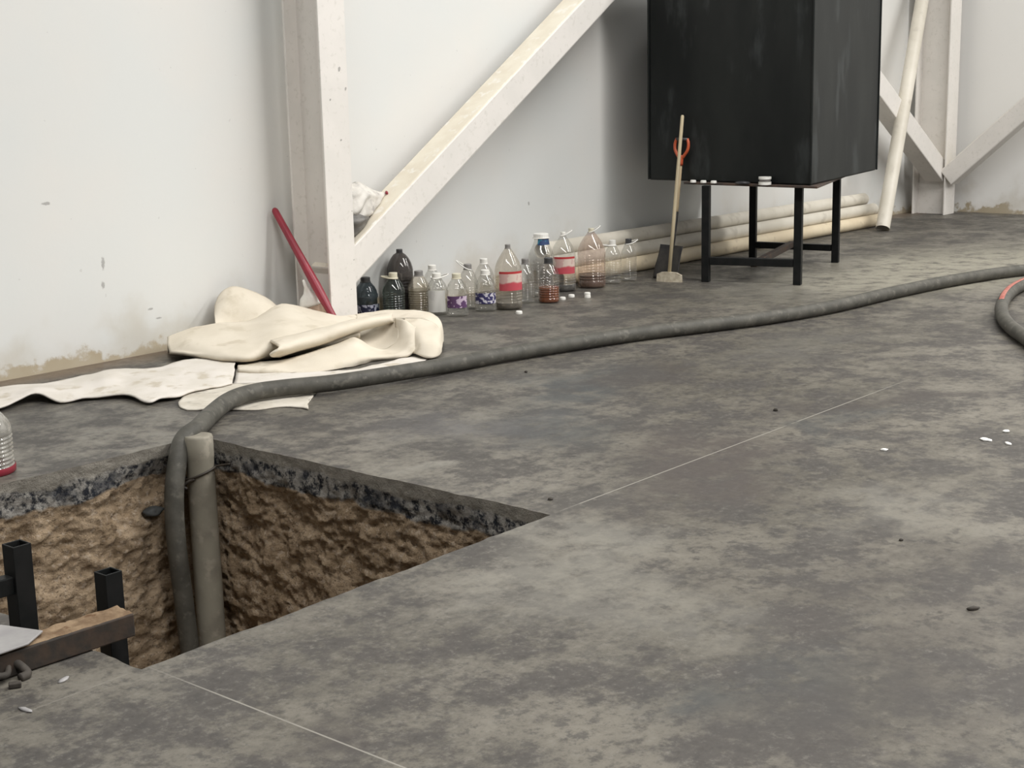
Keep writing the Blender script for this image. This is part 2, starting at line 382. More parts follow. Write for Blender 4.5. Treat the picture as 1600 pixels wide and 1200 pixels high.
for p in me.polygons: p.use_smooth = True
o = bpy.data.objects.new('wall_pit', me); col.objects.link(o); tag(o, kind='structure')
bm = bmesh.new(); box(bm, (WX0, WY1, 0), (WX1+.2, WY1+.2, HT)); tag(obj('wall_left', bm, M['wall']), kind='structure')
bm = bmesh.new(); box(bm, (WX1, WY0, 0), (WX1+.2, WY1, HT)); tag(obj('wall_back', bm, wall_mat('back_wall_paint_lightened', [], (.80, .79, .765), (.83, .815, .79))), kind='structure')  # wall colour lightened to stand in for light that does not reach it

# ------------------------------------------------------------------ steel columns and braces
def h_column(name, x0, x1, y0, y1, z1, label, plate=True):
    """H section: two flanges facing the room and the wall, web between"""
    root = empty(name); xm = (x0+x1)/2
    bm = bmesh.new(); box(bm, (x0, y0, 0), (x1, y0+.016, z1)); obj('flange', bm, M['paint'], root, bevel=.003)
    bm = bmesh.new(); box(bm, (x0, y1-.016, 0), (x1, y1, z1)); obj('flange', bm, M['paint'], root, bevel=.003)
    bm = bmesh.new(); box(bm, (xm-.006, y0+.016, 0), (xm+.006, y1-.016, z1)); obj('web', bm, M['paint'], root)
    tag(root, label, 'column', kind='thing'); return rebase(root, (xm, (y0+y1)/2, 0))
c1 = h_column('steel_column', 5.945, 6.158, 6.50, 6.81, HT, 'white H-section steel column with the red stick leaning beside it')
for (x, y, z), w, h in (((6.095, 6.500, 1.565), .009, .030), ((6.139, 6.500, 1.450), .007, .022), ((6.012, 6.499, 1.390), .006, .014), ((6.084, 6.500, 1.153), .007, .013), ((6.145, 6.500, 0.432), .004, .008), ((6.147, 6.500, 0.727), .003, .008), ((6.113, 6.500, 0.256), .004, .006)):
    vs = []; bm = bmesh.new()
    for k in range(8):
        a = k/8*2*math.pi; vs.append(bm.verts.new((x-c1.location.x+w*math.cos(a)*(1+.3*math.sin(3*a))+.3*w*math.sin(a), 6.499-c1.location.y, z+h/2*math.sin(a))))
    bm.faces.new(vs)
    obj('paint_chip', bm, M['paint_chip'], c1)
c2 = h_column('steel_column', 14.47, 14.71, 6.46, 6.82, HT, 'white H-section steel column in the room corner')
def brace(name, a, b, s, label, up=None, chips=()):
    """square hollow section; dust lies on its upper face"""
    bm = bmesh.new(); fs = bar(bm, a, b, s, s, up)
    bm.normal_update()
    for f in fs:
        f.normal_update()
    top = max(fs, key=lambda f: abs(f.calc_center_median().z - (Vector(a).z+Vector(b).z)/2) if False else f.calc_center_median().dot(frame(Vector(b)-Vector(a), up)[1]))
    top.material_index = 1
    root = obj(name, bm, [M['paint'], M['dust']], None, bevel=.012)
    return tag(root, label, 'brace', kind='thing')
brace('diagonal_brace', (6.07, 6.65, .588+.648*(6.07-6.5)), (14.45, 6.65, .588+.648*(14.45-6.5)), .203, 'white square steel brace rising above the bottles, tan dust along its top')
brace('diagonal_brace', (14.57, 6.60, .42), (10.62, 6.60, .42+.615*3.95), .203, 'white steel brace between the black tank and the corner column, sloping down to the corner')
brace('diagonal_brace', (14.550, 6.456, 0.384), (14.550, 3.635, 2.874), .19, 'white steel brace rising along the back wall from the corner column')

# ------------------------------------------------------------------ plastic pipes
PX = [8.35, 8.45, 8.4]; R1 = .058
def plain_pipe(a, b, m, label, name='plastic_pipe', r=R1):
    root = empty(name)
    bm = bmesh.new(); pipe(bm, a, b, r, .005); obj('tube', bm, m, root, smooth=False)
    for p in root.children[0].data.polygons: p.use_smooth = len(p.vertices) == 4
    tag(root, label, 'pipe'); return root
def one_pipe(a, b, m, label, r=R1, group=None):
    bm = bmesh.new(); pipe(bm, a, b, r, .005); o = obj('plastic_pipe', bm, m, None)
    bm = None
    md = o.modifiers.new('es', 'EDGE_SPLIT'); md.split_angle = R(40)
    for p in o.data.polygons: p.use_smooth = True
    return tag(o, label, 'pipe', group)
one_pipe((8.30, 6.635, R1), (13.22, 6.57, R1), M['pvc_tan'], 'tan plastic pipe lying on the floor, lowest of the stack behind the tank stand', group='pipes stacked along the wall')
one_pipe((8.28, 6.700, R1+.098), (13.24, 6.64, R1+.098), M['pvc'], 'cream plastic pipe in the middle of the wall stack behind the tank stand', group='pipes stacked along the wall')
one_pipe((8.26, 6.765, R1+.196), (13.2, 6.725, R1+.196), M['pvc'], 'cream plastic pipe topmost of the wall stack behind the tank stand', group='pipes stacked along the wall')
bm = bmesh.new()
a = Vector((12.788, 6.311, 0.000)); b = Vector((14.215, 6.660, 2.158)); d = (b-a).normalized(); b = a + d*2.9
pipe(bm, a+Vector((0, 0, .022)), b, .066, .005)
o = obj('leaning_pipe', bm, M['pvc'], None)
o.modifiers.new('es', 'EDGE_SPLIT').split_angle = R(40)
for p in o.data.polygons: p.use_smooth = True
tag(o, 'long cream plastic pipe leaning upright between the tank and the corner column', 'pipe')

# ------------------------------------------------------------------ tank on its stand
TA, TB, TC = Vector((9.17, 6.44, 0)), Vector((9.14, 5.06, 0)), Vector((10.74, 5.37, 0)); TD = TA + (TC-TB)
LEGZ = .70
tank = empty('steel_tank')
bm = bmesh.new(); prism(bm, [(p.x, p.y) for p in (TA, TB, TC, TD)], .716, 2.35); obj('body', bm, M['tank'], tank, bevel=.012)
for p in (TA, TB, TC, TD):
    bm = bmesh.new(); q = p + (p-(TA+TB+TC+TD)/4)*.003; bar(bm, (q.x, q.y, .72), (q.x, q.y, 2.35), .014, .014, up=(1, 0, 0))
    obj('corner_seam', bm, M['tank'], tank, bevel=.004)
bm = bmesh.new()
for p, q in ((TA, TB), (TB, TC), (TC, TD), (TD, TA)): bar(bm, (p.x, p.y, 2.35), (q.x, q.y, 2.35), .05, .04)
obj('top_rim', bm, M['tank'], tank, bevel=.004)
tag(tank, 'big black sheet steel tank standing on a four-legged stand', 'tank'); rebase(tank, (10, 5.9, .716))
stand = empty('tank_stand')
L = [Vector((9.046, 5.851, 0.000)), Vector((9.242, 5.206, 0.000)), Vector((10.497, 5.579, 0.000)), Vector((10.386, 6.267, 0.000))]
for p in L:
    bm = bmesh.new(); d = (L[1]-L[0]).normalized(); bar(bm, (p.x, p.y, 0), (p.x, p.y, LEGZ), .056, .056, up=(d.x, d.y, 0)); obj('leg', bm, M['black'], stand, bevel=.004)
def rail(a, b, z, m, w=.05): bm = bmesh.new(); bar(bm, (a.x, a.y, z), (b.x, b.y, z), w, w); return obj('stretcher', bm, m, stand, bevel=.004)
ins = lambda a, b, k: a+(b-a).normalized()*k
rail(ins(L[0], L[1], .03), ins(L[1], L[0], .03), .155, M['black'], .055)
rail(ins(L[3], L[2], .03), ins(L[2], L[3], .03), .115, M['black'], .05)
rail((L[0]+L[1])/2+Vector((.03, 0, 0)), (L[3]+L[2])/2-Vector((.03, 0, 0)), .135, M['rusty_edge'], .045)
PA, PB = Vector((9.081, 6.072, 0.708)), Vector((9.091, 4.981, 0.708))
bm = bmesh.new(); prism(bm, [(PA.x, PA.y), (PB.x, PB.y), (L[2].x+.05, L[2].y-.12), (L[3].x+.1, L[3].y+.1)], .70, .715); obj('top_plate', bm, M['rusty_edge'], stand, bevel=.002)
tag(stand, 'black four-legged steel stand with low stretchers carrying the tank', 'stand'); rebase(stand, (9.7, 5.7, 0))

# ------------------------------------------------------------------ caps, tape and scraps
def cap_mesh(r=.022, h=.018):
    bm = bmesh.new(); lathe(bm, [(0, h), (r*.8, h), (r*.95, h*.85), (r, h*.5), (r, 0), (r*.85, 0), (r*.82, h*.7), (0, h*.75)], 18); return bm
cap0 = None
def loose_cap(loc, label, tilt=0, cat='cap', group='white bottle caps lying about'):
    global cap0
    if cap0 is None: cap0 = obj('bottle_cap', cap_mesh(), M['white_plastic'], None, smooth=False); o = cap0
    else: o = cap0.copy(); col.objects.link(o)
    o.location = loc; o.rotation_euler = (tilt, 0, 0); o.rotation_euler.z = random.random()*6
    return tag(o, label, cat, group)
loose_cap((9.065, 5.977, 0.716), 'white cap on the tank ledge beside the shovel handle')
loose_cap((9.062, 5.887, 0.716), 'white cap on the tank ledge, middle of three')
loose_cap((9.064, 5.801, 0.716), 'white cap on the tank ledge, third from the shovel')
loose_cap((7.171, 6.063, 0.000), 'white cap alone on the floor in front of the narrow clear jug')
loose_cap((7.799, 6.201, 0.000), 'white cap on the floor beside the amber liquid jug')
loose_cap((7.924, 6.222, 0.000), 'white cap on the floor between the amber jug and the stacked pair')
p = Vector((7.959, 6.109, 0.000))
loose_cap(p, 'lower white cap of a stacked pair on the floor by the pink jug')
loose_cap(p+Vector((.003, .004, .0185)), 'upper white cap of a stacked pair on the floor by the pink jug')
tape = empty('tape_roll', (9.081, 5.388, 0.716))
bm = bmesh.new(); lathe(bm, [(.03, 0), (.045, 0), (.045, .02), (.03, .02), (.03, 0)], 26); obj('lower_roll', bm, M['white_plastic'], tape)
bm = bmesh.new(); lathe(bm, [(.028, .021), (.040, .021), (.040, .038), (.028, .038), (.028, .021)], 26); obj('core', bm, M['grey_plastic'], tape)
bm = bmesh.new(); lathe(bm, [(.03, .039), (.045, .039), (.045, .055), (.03, .055), (.03, .039)], 26); obj('upper_roll', bm, M['white_plastic'], tape)
tag(tape, 'small white and grey tape roll on the tank ledge', 'tape')
def lump(bm, c, r, seed, flat=.4, sub=2):
    vs = bmesh.ops.create_icosphere(bm, subdivisions=sub, radius=1)['verts']
    for v in vs:
        k = 1 + .35*noise.noise(v.co*1.6 + Vector((seed, seed*2, 0)))
        v.co = Vector((v.co.x*r[0]*k, v.co.y*r[1]*k, v.co.z*r[2]*k)) + Vector(c)
bm = bmesh.new(); lump(bm, (0, 0, .010), (.04, .06, .012), 3); o = obj('cloth_scrap', bm, M['dark_plastic'], None, smooth=True); o.location = (9.056, 5.555, 0.716)
tag(o, 'small dark rag on the tank ledge beside the tape roll', 'rag')

# ------------------------------------------------------------------ shovel and broom against the tank
sb = Vector((9.030, 6.150, -0.000)); st = Vector((9.130, 6.119, 1.002)); sb.z = max(sb.z, 0)
ax = (st-sb).normalized(); Ln = (st-sb).length
side = Vector((0, 1, 0)); side = (side-ax*side.dot(ax)).normalized(); fwd = side.cross(ax).normalized()
if fwd.x > 0: fwd = -fwd
shovel = empty('shovel')
at = lambda t, s=0, f=0: sb + ax*t + side*s + fwd*f
bm = bmesh.new(); rows = []
for j in range(7):
    t = .0 + j/6*.25; w = .102+.004*math.sin(j); rw = []
    for i in range(7):
        u = i/6*2-1; rw.append(at(t, u*w, .018*(u*u) + .006 + .06*(1-t/.25)))
    rows.append(rw)
loft(bm, rows, 2, 2); obj('blade', bm, M['blade'], shovel, smooth=True, solid=.004)
bm = bmesh.new(); tube(bm, [at(.16, 0, .006), at(.25, 0, .012), at(.30, 0, .01), at(.50, 0, .0)], [.006, .016, .018, .0175]); obj('socket', bm, M['blade'], shovel, smooth=True)
bm = bmesh.new(); tube(bm, [at(.48), at(.52), at(Ln-.16)], [.016, .0165, .0165]); obj('shaft', bm, M['wood'], shovel, smooth=True)
bm = bmesh.new()
yk = Ln-.17
tube(bm, smooth_path([at(yk), at(yk+.06), at(yk+.075)], 3), [.021]*6+[.017])
tube(bm, smooth_path([at(yk+.04, .002), at(yk+.075, .03), at(yk+.115, .055), at(yk+.16, .058), at(yk+.195, .045)], 4), .0115, 10)
tube(bm, smooth_path([at(yk+.04, -.002), at(yk+.075, -.03), at(yk+.115, -.055), at(yk+.16, -.058), at(yk+.195, -.045)], 4), .0115, 10)
obj('grip', bm, M['orange'], shovel, smooth=True)
bm = bmesh.new(); tube(bm, [at(yk+.19, -.05), at(yk+.19, .05)], .012, 12); obj('grip_bar', bm, M['dark_plastic'], shovel, smooth=True)
tag(shovel, 'square black shovel with orange D-grip leaning on the tank front', 'shovel'); rebase(shovel, sb)
bb = Vector((8.906, 6.082, 0.000)) + Vector((0, 0, .02)); bt = Vector((9.115, 6.104, 1.197))
bx = (bt-bb).normalized()
broom = empty('broom')
bm = bmesh.new(); tube(bm, [bb+bx*.03, bb+bx*.5, bt-bx*.01, bt], [.0135, .0135, .0125, .008], 12); obj('stick', bm, M['wood_pale'], broom, smooth=True)
bm = bmesh.new()
hd = Vector((-.22, .975, 0)); hf = Vector((.975, .22, 0))
Mx = Matrix(((hd.x, hf.x, 0, bb.x), (hd.y, hf.y, 0, bb.y), (0, 0, 1, 0), (0, 0, 0, 1)))
prof = [(-.105, .004, .0), (-.10, .018, .05), (-.06, .022, .068), (0, .025, .072), (.06, .022, .068), (.09, .018, .055), (.098, .004, .01)]
vs = []
for u, w, h in prof: vs.append([bm.verts.new(Mx @ Vector((u, -w, .0))), bm.verts.new(Mx @ Vector((u, w, .0))), bm.verts.new(Mx @ Vector((u, w*.7, h))), bm.verts.new(Mx @ Vector((u, -w*.7, h)))])
for A, B in zip(vs, vs[1:]):
    for k in range(4): bm.faces.new((A[k], A[(k+1) % 4], B[(k+1) % 4], B[k]))
bm.faces.new(vs[0]); bm.faces.new(vs[-1][::-1])
obj('head', bm, M['brush'], broom, bevel=.006)
tag(broom, 'old broom with thin pale wooden stick and flat worn head before the shovel', 'broom'); rebase(broom, (bb.x, bb.y, 0))

# ------------------------------------------------------------------ red stick and small brush by the column
s0, s1 = Vector((5.875, 6.895, 0.748)), Vector((5.873, 6.470, 0.203))
e = s1 + (s1-s0)*.40
if e.z < .02: e = s0+(s1-s0)*((s0.z-.02)/(s0.z-s1.z))
bm = bmesh.new(); pts = [s0.lerp(e, k) for k in (0, .012, .03, .3, .62, .72, .8, 1)]
tube(bm, pts, [.012, .019, .021, .023, .029, .027, .022, .020], 16)
tag(obj('red_stick', bm, M['red'], None, smooth=True), 'red stick leaning on the white wall beside the steel column', 'stick')
br = empty('hand_brush'); T = Vector((5.838, 6.620, 0.339)); q = Vector((5.894, 6.600, 0.131)); ax_ = (q-T).normalized(); q = T + ax_*(T.z/-ax_.z)
zz = (T-q).normalized(); xx = Vector((.75, -.66, 0)); xx = (xx-zz*xx.dot(zz)).normalized(); yy = zz.cross(xx); Lb = (T-q).length
Mb = Matrix(((xx.x, yy.x*.5, zz.x, q.x), (xx.y, yy.y*.5, zz.y, q.y), (xx.z, yy.z*.5, zz.z, q.z), (0, 0, 0, 1)))
bm = bmesh.new(); lathe(bm, [(0, Lb), (.008, Lb-.003), (.011, Lb-.05), (.026, Lb-.085), (.056, Lb-.11), (.073, Lb-.15), (.074, Lb-.165), (0, Lb-.16)], 24, Mb); obj('cap', bm, M['white_plastic'], br, smooth=True)
bm = bmesh.new(); lathe(bm, [(0, Lb-.163), (.070, Lb-.163), (.080, .1), (.088, .012), (0, .012)], 24, Mb); obj('bristles', bm, M['bristle'], br, smooth=True)
tag(br, 'small white hand brush with tan bristles between the felt pile and the column', 'brush'); rebase(br, (q.x, q.y, 0))

# ------------------------------------------------------------------ sack wedged on the brace
def brace_top(x): return .588+.648*(x-6.5)+.123
def cushion(front, thick, wob, fold=0, ymid=6.69):
    bm = bmesh.new()
    for back in (0, 1):
        rows = [[(x, ymid+(ymid-y)*thick if back else y, z) for x, y, z in rr] for rr in front]
        g = loft(bm, rows, 6, 6, wob, 14, 1.3)
    bmesh.ops.remove_doubles(bm, verts=bm.verts[:], dist=.004)
    for v in bm.verts:
        d = max(0, min(1, (6.675-v.co.y)/.05))
        if fold and v.co.y < ymid: v.co.y += fold*d*math.sin(62*(v.co.z-.35*v.co.x) + 3*noise.noise(v.co*9))*max(0, min(1, (.86-v.co.z)/.06))
        v.co.z = max(v.co.z, brace_top(v.co.x)+.004)
    return bm
sk = empty('sack')
rows = [[(6.253, 6.680, 0.875), (6.329, 6.680, 0.878), (6.389, 6.680, 0.882), (6.437, 6.680, 0.859), (6.491, 6.680, 0.831), (6.558, 6.680, 0.810), (6.630, 6.685, 0.793)],
        [(6.193, 6.620, 0.827), (6.260, 6.600, 0.834), (6.326, 6.600, 0.837), (6.389, 6.610, 0.817), (6.463, 6.630, 0.795), (6.537, 6.650, 0.781), (6.613, 6.680, 0.778)],
        [(6.171, 6.600, 0.767), (6.233, 6.575, 0.771), (6.298, 6.575, 0.774), (6.366, 6.590, 0.764), (6.435, 6.610, 0.750), (6.509, 6.640, 0.747), (6.588, 6.680, 0.747)],
        [(6.167, 6.600, 0.705), (6.229, 6.575, 0.709), (6.289, 6.575, 0.712), (6.352, 6.590, 0.710), (6.416, 6.610, 0.708), (6.484, 6.640, 0.709), (6.558, 6.680, 0.714)],
        [(6.182, 6.620, 0.641), (6.244, 6.600, 0.648), (6.298, 6.600, 0.655), (6.352, 6.610, 0.662), (6.411, 6.630, 0.668), (6.458, 6.650, 0.671), (6.516, 6.680, 0.677)],
        [(6.227, 6.670, 0.611), (6.303, 6.670, 0.616), (6.353, 6.670, 0.623), (6.397, 6.670, 0.631), (6.432, 6.670, 0.644), (6.460, 6.670, 0.654), (6.498, 6.680, 0.662)]]
obj('bag', cushion(rows, .7, .006, .010), M['sack'], sk, smooth=True)
bm = bmesh.new(); tube(bm, smooth_path([(x, y-.012, z+.003) for x, y, z in [(6.625, 6.680, 0.789), (6.600, 6.680, 0.755), (6.558, 6.680, 0.714), (6.522, 6.680, 0.680), (6.498, 6.680, 0.658)]], 4), .0035, 8)
p = Vector((6.615, 6.670, 0.798)); lump(bm, p, (.011, .009, .011), 2)
obj('seam', bm, M['red'], sk, smooth=True)
tag(sk, 'white woven sack stuffed between the column and the brace', 'sack'); rebase(sk, (6.3, 6.65, .7))
rows = [[(6.221, 6.655, 0.745), (6.312, 6.655, 0.726), (6.366, 6.655, 0.710), (6.424, 6.660, 0.681), (6.499, 6.665, 0.643)],
        [(6.137, 6.570, 0.686), (6.213, 6.555, 0.680), (6.267, 6.555, 0.675), (6.330, 6.570, 0.661), (6.431, 6.630, 0.630)],
        [(6.147, 6.585, 0.607), (6.223, 6.570, 0.608), (6.267, 6.570, 0.616), (6.315, 6.580, 0.623), (6.407, 6.630, 0.612)],
        [(6.176, 6.620, 0.547), (6.258, 6.610, 0.552), (6.286, 6.610, 0.565), (6.325, 6.610, 0.581), (6.394, 6.640, 0.589)]]
o = obj('plastic_bag', cushion(rows, .3, .004, .006, 6.665), M['sack_dark'], None, smooth=True)
tag(o, 'crumpled dark grey bag under the white sack on the brace', 'bag')

# ------------------------------------------------------------------ felt
def felt(name, sheets, m, label, solid=.007, cat='felt'):
    bm = bmesh.new()
    for i, rows in enumerate(sheets): loft(bm, rows, 6, 5, .007, 7, 2.0)
    o = obj(name, bm, m, None, smooth=True, solid=solid)
    return tag(o, label, cat)
body = [[(4.979, 6.831, 0.004), (5.148, 6.828, 0.004), (5.350, 6.820, 0.004), (5.570, 6.795, 0.004), (5.788, 6.785, 0.004), (5.975, 6.705, 0.012), (5.917, 6.423, 0.054), (6.101, 6.427, 0.035)],
        [(4.946, 6.776, 0.103), (5.101, 6.754, 0.134), (5.287, 6.728, 0.135), (5.475, 6.669, 0.133), (5.673, 6.637, 0.204), (5.839, 6.543, 0.155), (5.859, 6.354, 0.138), (6.055, 6.375, 0.117)],
        [(4.909, 6.728, 0.087), (5.013, 6.641, 0.124), (5.143, 6.548, 0.143), (5.298, 6.457, 0.144), (5.460, 6.393, 0.182), (5.618, 6.300, 0.146), (5.758, 6.237, 0.117), (5.914, 6.230, 0.107)],
        [(4.874, 6.677, 0.076), (4.926, 6.532, 0.097), (5.018, 6.396, 0.100), (5.143, 6.274, 0.115), (5.260, 6.167, 0.140), (5.452, 6.119, 0.128), (5.629, 6.100, 0.107), (5.781, 6.090, 0.112)],
        [(4.852, 6.643, 0.061), (4.878, 6.472, 0.064), (4.898, 6.248, 0.084), (4.975, 6.102, 0.084), (5.143, 6.076, 0.106), (5.334, 5.989, 0.111), (5.519, 5.983, 0.105), (5.667, 5.971, 0.121)],
        [(4.853, 6.641, 0.047), (4.858, 6.437, 0.053), (4.878, 6.215, 0.052), (4.955, 6.070, 0.056), (5.150, 6.099, 0.060), (5.332, 5.991, 0.072), (5.492, 5.955, 0.083), (5.638, 5.943, 0.099)],
        [(4.924, 6.739, 0.022), (4.952, 6.562, 0.018), (4.994, 6.364, 0.011), (5.060, 6.200, 0.014), (5.198, 6.159, 0.018), (5.383, 6.050, 0.033), (5.545, 6.014, 0.048), (5.708, 6.017, 0.067)]]
roll = [[(5.131, 6.030, 0.116), (5.256, 6.005, 0.131), (5.403, 5.985, 0.147), (5.554, 5.965, 0.164), (5.723, 5.959, 0.173), (5.910, 5.968, 0.169)],
        [(5.126, 6.102, 0.124), (5.279, 6.071, 0.140), (5.450, 6.052, 0.152), (5.607, 6.026, 0.169), (5.794, 6.032, 0.171), (5.975, 6.021, 0.166)],
        [(5.008, 5.898, 0.128), (5.146, 5.911, 0.136), (5.299, 5.908, 0.145), (5.468, 5.888, 0.172), (5.662, 5.907, 0.179), (5.870, 5.917, 0.171)],
        [(4.966, 5.929, 0.090), (5.135, 5.928, 0.087), (5.298, 5.910, 0.099), (5.469, 5.887, 0.129), (5.682, 5.913, 0.139), (5.874, 5.912, 0.149)],
        [(5.102, 6.008, 0.053), (5.242, 5.994, 0.064), (5.406, 5.982, 0.079), (5.577, 5.966, 0.109), (5.760, 5.974, 0.122), (5.935, 5.968, 0.128)]]
over = [[(6.087, 6.448, 0.028), (6.362, 6.540, -0.000), (6.527, 6.507, -0.008), (6.558, 6.368, -0.012), (6.498, 6.196, -0.008), (6.354, 5.996, -0.008), (6.137, 5.774, -0.008)],
        [(6.010, 6.361, 0.121), (6.163, 6.331, 0.122), (6.271, 6.248, 0.118), (6.286, 6.101, 0.125), (6.233, 5.939, 0.131), (6.100, 5.754, 0.113), (5.957, 5.604, 0.048)],
        [(5.948, 6.296, 0.116), (6.036, 6.201, 0.135), (6.094, 6.072, 0.142), (6.110, 5.931, 0.148), (6.074, 5.794, 0.146), (5.978, 5.644, 0.122), (5.897, 5.553, 0.047)],
        [(5.816, 6.149, 0.094), (5.898, 6.062, 0.124), (5.960, 5.967, 0.139), (5.988, 5.813, 0.149), (5.967, 5.698, 0.144), (5.903, 5.579, 0.117), (5.852, 5.516, 0.043)]]
face = [[(5.926, 5.870, 0.153), (5.946, 5.839, 0.153), (5.973, 5.799, 0.153), (5.967, 5.698, 0.144), (5.903, 5.579, 0.117), (5.852, 5.516, 0.043)],
        [(5.827, 5.765, 0.117), (5.833, 5.720, 0.121), (5.830, 5.653, 0.124), (5.852, 5.586, 0.116), (5.831, 5.513, 0.090), (5.810, 5.477, 0.040)],
        [(5.745, 5.677, 0.076), (5.737, 5.620, 0.079), (5.706, 5.531, 0.089), (5.724, 5.471, 0.082), (5.745, 5.439, 0.064), (5.780, 5.454, 0.032)],
        [(5.675, 5.611, 0.036), (5.667, 5.555, 0.029), (5.650, 5.481, 0.025), (5.664, 5.427, 0.018), (5.711, 5.423, 0.021), (5.764, 5.444, 0.029)]]
pocket = [[(5.805, 6.166, 0.064), (5.881, 6.126, 0.098), (5.923, 6.062, 0.121), (5.929, 5.977, 0.139), (5.905, 5.901, 0.149)],
          [(5.723, 6.066, 0.048), (5.796, 6.030, 0.056), (5.837, 5.967, 0.067), (5.843, 5.885, 0.085), (5.821, 5.810, 0.103)],
          [(5.605, 5.923, 0.029), (5.645, 5.863, 0.018), (5.681, 5.808, 0.011), (5.714, 5.759, 0.022), (5.744, 5.748, 0.040)]]
lip = [[(4.973, 6.201, 0.011), (5.050, 6.118, 0.018), (5.164, 6.013, 0.025), (5.352, 5.961, 0.054), (5.522, 5.910, 0.090), (5.539, 5.850, 0.094), (5.601, 5.825, 0.051), (5.668, 5.794, 0.022), (5.740, 5.790, 0.033), (5.800, 5.806, 0.074), (5.925, 5.946, 0.154)],
       [(4.880, 6.087, 0.024), (4.945, 5.992, 0.028), (5.044, 5.875, 0.035), (5.202, 5.796, 0.063), (5.378, 5.758, 0.088), (5.450, 5.749, 0.082), (5.537, 5.751, 0.043), (5.607, 5.713, 0.025), (5.675, 5.680, 0.036), (5.749, 5.706, 0.080), (5.867, 5.812, 0.162)],
       [(4.835, 6.033, 0.017), (4.887, 5.924, 0.024), (4.985, 5.810, 0.017), (5.129, 5.719, 0.028), (5.289, 5.667, 0.038), (5.365, 5.648, 0.042), (5.462, 5.665, 0.032), (5.548, 5.634, 0.025), (5.636, 5.602, 0.036), (5.715, 5.619, 0.083), (5.851, 5.728, 0.132)],
       [(4.845, 6.047, 0.003), (4.887, 5.925, 0.003), (4.973, 5.797, 0.003), (5.104, 5.694, 0.003), (5.275, 5.656, 0.003), (5.379, 5.660, 0.007), (5.489, 5.689, 0.007), (5.565, 5.642, 0.007), (5.621, 5.559, 0.018), (5.707, 5.563, 0.061), (5.845, 5.667, 0.124)]]
flap = [[(5.257, 6.737, 0.135), (5.315, 6.723, 0.128), (5.384, 6.693, 0.125), (5.445, 6.639, 0.129), (5.520, 6.600, 0.148), (5.614, 6.572, 0.172)],
        [(5.294, 6.792, 0.177), (5.346, 6.788, 0.212), (5.408, 6.769, 0.239), (5.487, 6.726, 0.240), (5.570, 6.677, 0.218), (5.672, 6.639, 0.162)],
        [(5.355, 6.851, 0.225), (5.397, 6.863, 0.279), (5.463, 6.841, 0.322), (5.561, 6.809, 0.301), (5.661, 6.776, 0.244), (5.761, 6.743, 0.145)]]
felt('felt_sheet', [body, roll, over, face, pocket, lip, flap], M['felt'], 'big cream felt sheet heaped in thick folds against the column', .012)
strip = [[(3.716, 6.713, 0.026), (3.881, 6.633, 0.030), (3.993, 6.579, 0.027), (4.125, 6.553, 0.027), (4.270, 6.541, 0.034), (4.378, 6.527, 0.041), (4.460, 6.497, 0.034), (4.527, 6.428, 0.031), (4.597, 6.384, 0.031), (4.724, 6.413, 0.035), (4.852, 6.414, 0.035), (4.933, 6.324, 0.035), (4.989, 6.241, 0.035)],
         [(3.620, 6.543, 0.038), (3.813, 6.520, 0.032), (3.922, 6.466, 0.033), (4.033, 6.411, 0.033), (4.164, 6.383, 0.040), (4.250, 6.341, 0.050), (4.329, 6.310, 0.040), (4.394, 6.243, 0.040), (4.462, 6.200, 0.040), (4.562, 6.198, 0.048), (4.673, 6.182, 0.045), (4.762, 6.110, 0.041), (4.837, 6.060, 0.034)],
         [(3.505, 6.344, 0.040), (3.711, 6.362, 0.038), (3.843, 6.347, 0.058), (3.924, 6.255, 0.035), (4.051, 6.226, 0.036), (4.134, 6.184, 0.042), (4.208, 6.129, 0.033), (4.264, 6.048, 0.036), (4.328, 6.008, 0.039), (4.431, 6.021, 0.036), (4.538, 6.003, 0.037), (4.623, 5.935, 0.037), (4.701, 5.905, 0.027)],
         [(3.431, 6.219, 0.021), (3.641, 6.267, 0.022), (3.795, 6.289, 0.051), (3.850, 6.161, 0.009), (3.967, 6.116, 0.016), (4.043, 6.056, 0.019), (4.102, 5.971, 0.022), (4.077, 5.783, 0.016), (4.152, 5.773, 0.025), (4.231, 5.758, 0.022), (4.369, 5.788, 0.019), (4.496, 5.789, 0.016), (4.603, 5.796, 0.013)]]
felt('felt_strip', [strip], M['felt_white'], 'torn white felt strip lying wavy along the foot of the wall', .008)
under = [[(4.898, 6.122, 0.003), (5.008, 5.991, 0.003), (5.077, 5.764, 0.003), (5.193, 5.593, 0.003), (5.458, 5.574, 0.004), (5.682, 5.600, 0.004), (5.746, 5.539, 0.004)],
         [(4.782, 5.990, 0.007), (4.893, 5.856, 0.007), (4.974, 5.648, 0.007), (5.110, 5.505, 0.007), (5.332, 5.447, 0.007), (5.562, 5.483, 0.007), (5.683, 5.465, 0.007)],
         [(4.639, 5.826, 0.003), (4.762, 5.702, 0.003), (4.885, 5.550, 0.003), (5.019, 5.409, 0.003), (5.202, 5.340, 0.003), (5.402, 5.374, 0.003), (5.539, 5.389, 0.003)]]
felt('felt_layer', [under], M['felt_white'], 'thin white felt layer spread between the heaped sheet and the hose', .006)
